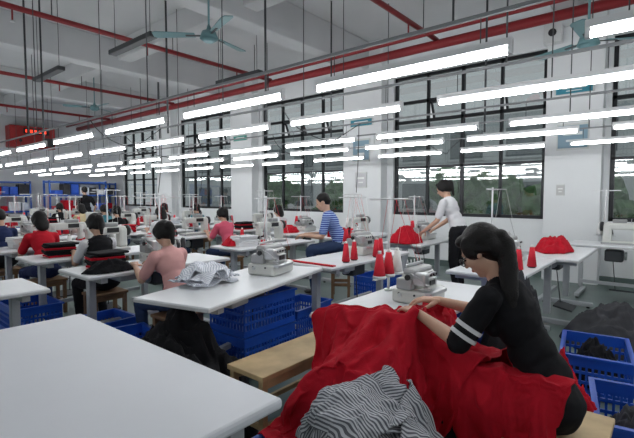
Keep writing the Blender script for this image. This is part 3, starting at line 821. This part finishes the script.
rndg=random.Random(11)
def station(x,y,rz=0,mach='lock',st=0,dx=0,dy=0,mrz=0,L=1.0,ms=1.0,clutter=True):
    place(me_table,'sewing_table',(x,y,0),rz,(L,1,1))
    if mach=='lock': place(me_lock,'sewing_machine',(x+dx,y+0.02+dy,0.751),rz+mrz)
    elif mach=='over': place(me_over,'overlock_machine',(x+dx,y+dy,0.751),rz+mrz,ms)
    if st is not None: place(stands[st],'thread_stand',(x+dx+0.12,y+0.25,0.751),rz)
    if clutter and rz==0:
        if rndg.random()<0.65: place(rndg.choice(gst),'folded_garment_stack',(x-0.45+rndg.uniform(0,.06),y+rndg.uniform(-.05,.12),0.751),rndg.uniform(-12,12))
        if rndg.random()<0.6: place(me_cone if rndg.random()<0.7 else me_conew,'thread_cone',(x-0.20,y+0.26,0.751))
        if rndg.random()<0.6: place(me_cone if rndg.random()<0.5 else me_conek,'thread_cone',(x+0.52,y+0.25,0.751))
def cm(m):
    b=MB(); cone(b,(0,0,0),m,0.19); return b.mesh('thread_cone')
me_cone=cm(REDT); me_conew=cm(WTHR); me_conek=cm(BTHR)
station(2.52,1.28,0,'over',0,-0.02,-0.07,0,1.0,0.88,False)
station(2.22,2.60,14,'over',2,0.36,0.03,0,1.18,1.0,False)
yA=[3.97,5.19,6.35,7.6,8.8,10.0,11.2,12.4,13.6]
for i,y in enumerate(yA): station(2.2,y,0,'lock' if i%3 else 'over',i%4,0.12,0,0,1.08)
station(4.35,1.25,0,'over',1,0.25,clutter=False); station(3.85,2.72,0,'over',0,0.25,0,0,1.12,1.0,False)
for i,y in enumerate([4.4,6.2,7.45,8.7,9.95,11.2,12.4,13.6]): station(4.15,y,0,'lock',(i+1)%4,0.1,0,0,1.05)
for i,y in enumerate([2.9,4.1,5.3,6.5,7.75,9.0,10.2,11.4,12.6]): station(5.95,y,0,'lock' if i%2 else 'over',(i+2)%4,0.1)
station(5.75,1.05,0,None,None,clutter=False)
for i,y in enumerate([3.75,5.0]): station(0.45,y,0,None,None,clutter=False)
station(7.1,0.5,90,'lock',1,0.0,0,0,0.95)

place(me_bench,'wooden_bench',(2.28,1.80,0)); place(me_benchs,'wooden_bench',(2.08,0.36,0))
for (x,y,z,rz) in [(2.45,2.75,0,2),(1.65,4.0,0,3),(1.62,3.3,0,80),(3.3,3.0,0,5),(3.5,2.1,0,10),(3.3,1.40,0,85),(3.3,1.40,0.302,85),
                   (1.42,1.15,0,90),(2.80,0.10,0.0,10),(3.75,0.42,0,8),(5.2,3.2,0,0),(3.4,4.6,0,90),(1.5,5.2,0,90),(5.0,1.9,0,80),(1.5,6.3,0,90),(2.45,2.75,0.302,2)]:
    place(me_crate,'plastic_crate',(x,y,z+0.001),rz)

# ------------------------------------------------------------------ fabrics
folded_pile('striped_fabric_pile',(1.96,2.74,0.752),None,[
  (0,0,0.03,0.22,0.17,5,0.02,0.02,1),(0.02,0.01,0.06,0.20,0.16,-8,0.02,0.02,2),(-0.01,0.0,0.09,0.20,0.15,20,0.04,0.03,3),(0.0,0.02,0.13,0.17,0.15,-25,0.06,0.05,4)],STRP,wr=0.5)
heap('black_fabric_pile',(1.50,2.42,0.0),(0.40,0.60),0.66,BLACKF,seed=2,sharp=0.7)
heap('black_fabric_pile',(1.72,3.80,0.752),(0.22,0.12),0.10,BLACKF,seed=6,n=40)
heap('red_fabric_pile',(2.60,0.46,0.0),(0.22,0.24),0.52,RED,seed=7)
heap('grey_fabric_pile',(3.25,0.85,0.0),(0.30,0.26),0.95,DGREYF,seed=8,sharp=0.7)
heap('grey_fabric_pile',(3.75,0.42,0.05),(0.26,0.17),0.26,BLACKF,seed=11)
heap('grey_fabric_pile',(2.80,0.10,0.05),(0.26,0.17),0.24,DGREYF,seed=16)
heap('grey_fabric_pile',(5.0,0.35,0.0),(0.6,0.5),0.38,DGREYF,seed=12,sharp=0.7)
heap('red_fabric_pile',(5.45,2.9,0.752),(0.28,0.22),0.22,RED,seed=13,n=50)
heap('red_fabric_pile',(5.75,1.10,0.752),(0.34,0.2),0.18,RED,seed=14,n=50)
for (x,y,w) in [(3.6,6.2,1),(5.6,5.3,2),(5.7,4.1,3),(3.7,4.5,5),(3.95,1.2,3),(2.6,6.4,2),(2.6,8.8,6),(3.6,7.5,6)]:
    heap('cut_fabric_pile',(x,y,0.752),(0.2,0.15),0.14,[LBLUEF,RED,BLACKF,LBLUEF,RED,WHITEC][w-1],seed=20+w,n=36,sharp=0.6)
for (x,y) in [(3.45,2.50),(3.62,2.52),(3.95,2.46),(4.1,2.50),(4.05,1.05),(4.3,1.0)]:
    place(me_cone,'thread_cone',(x,y,0.751))
b=MB(); b.box((0,0,0.006),(0.05,0.6,0.012),RED,0.004); place(b.mesh('red_tape_strip'),'red_tape_strip',(3.16,2.72,0.751))

# ------------------------------------------------------------------ world & camera
w=bpy.data.worlds.new('World'); scene.world=w; w.use_nodes=True
bg=w.node_tree.nodes['Background']
bg.inputs['Color'].default_value=(0.68,0.72,0.74,1); bg.inputs['Strength'].default_value=0.8

cam=bpy.data.cameras.new('camera'); co=bpy.data.objects.new('camera',cam); COL.objects.link(co)
cam.sensor_width=36; cam.lens=430/634*36; cam.clip_start=0.05
fw=V((0.768,0.640,-0.0558)).normalized()
co.location=(0,0,1.42); co.rotation_euler=fw.to_track_quat('-Z','Y').to_euler()
scene.camera=co
scene.view_settings.view_transform='Standard'
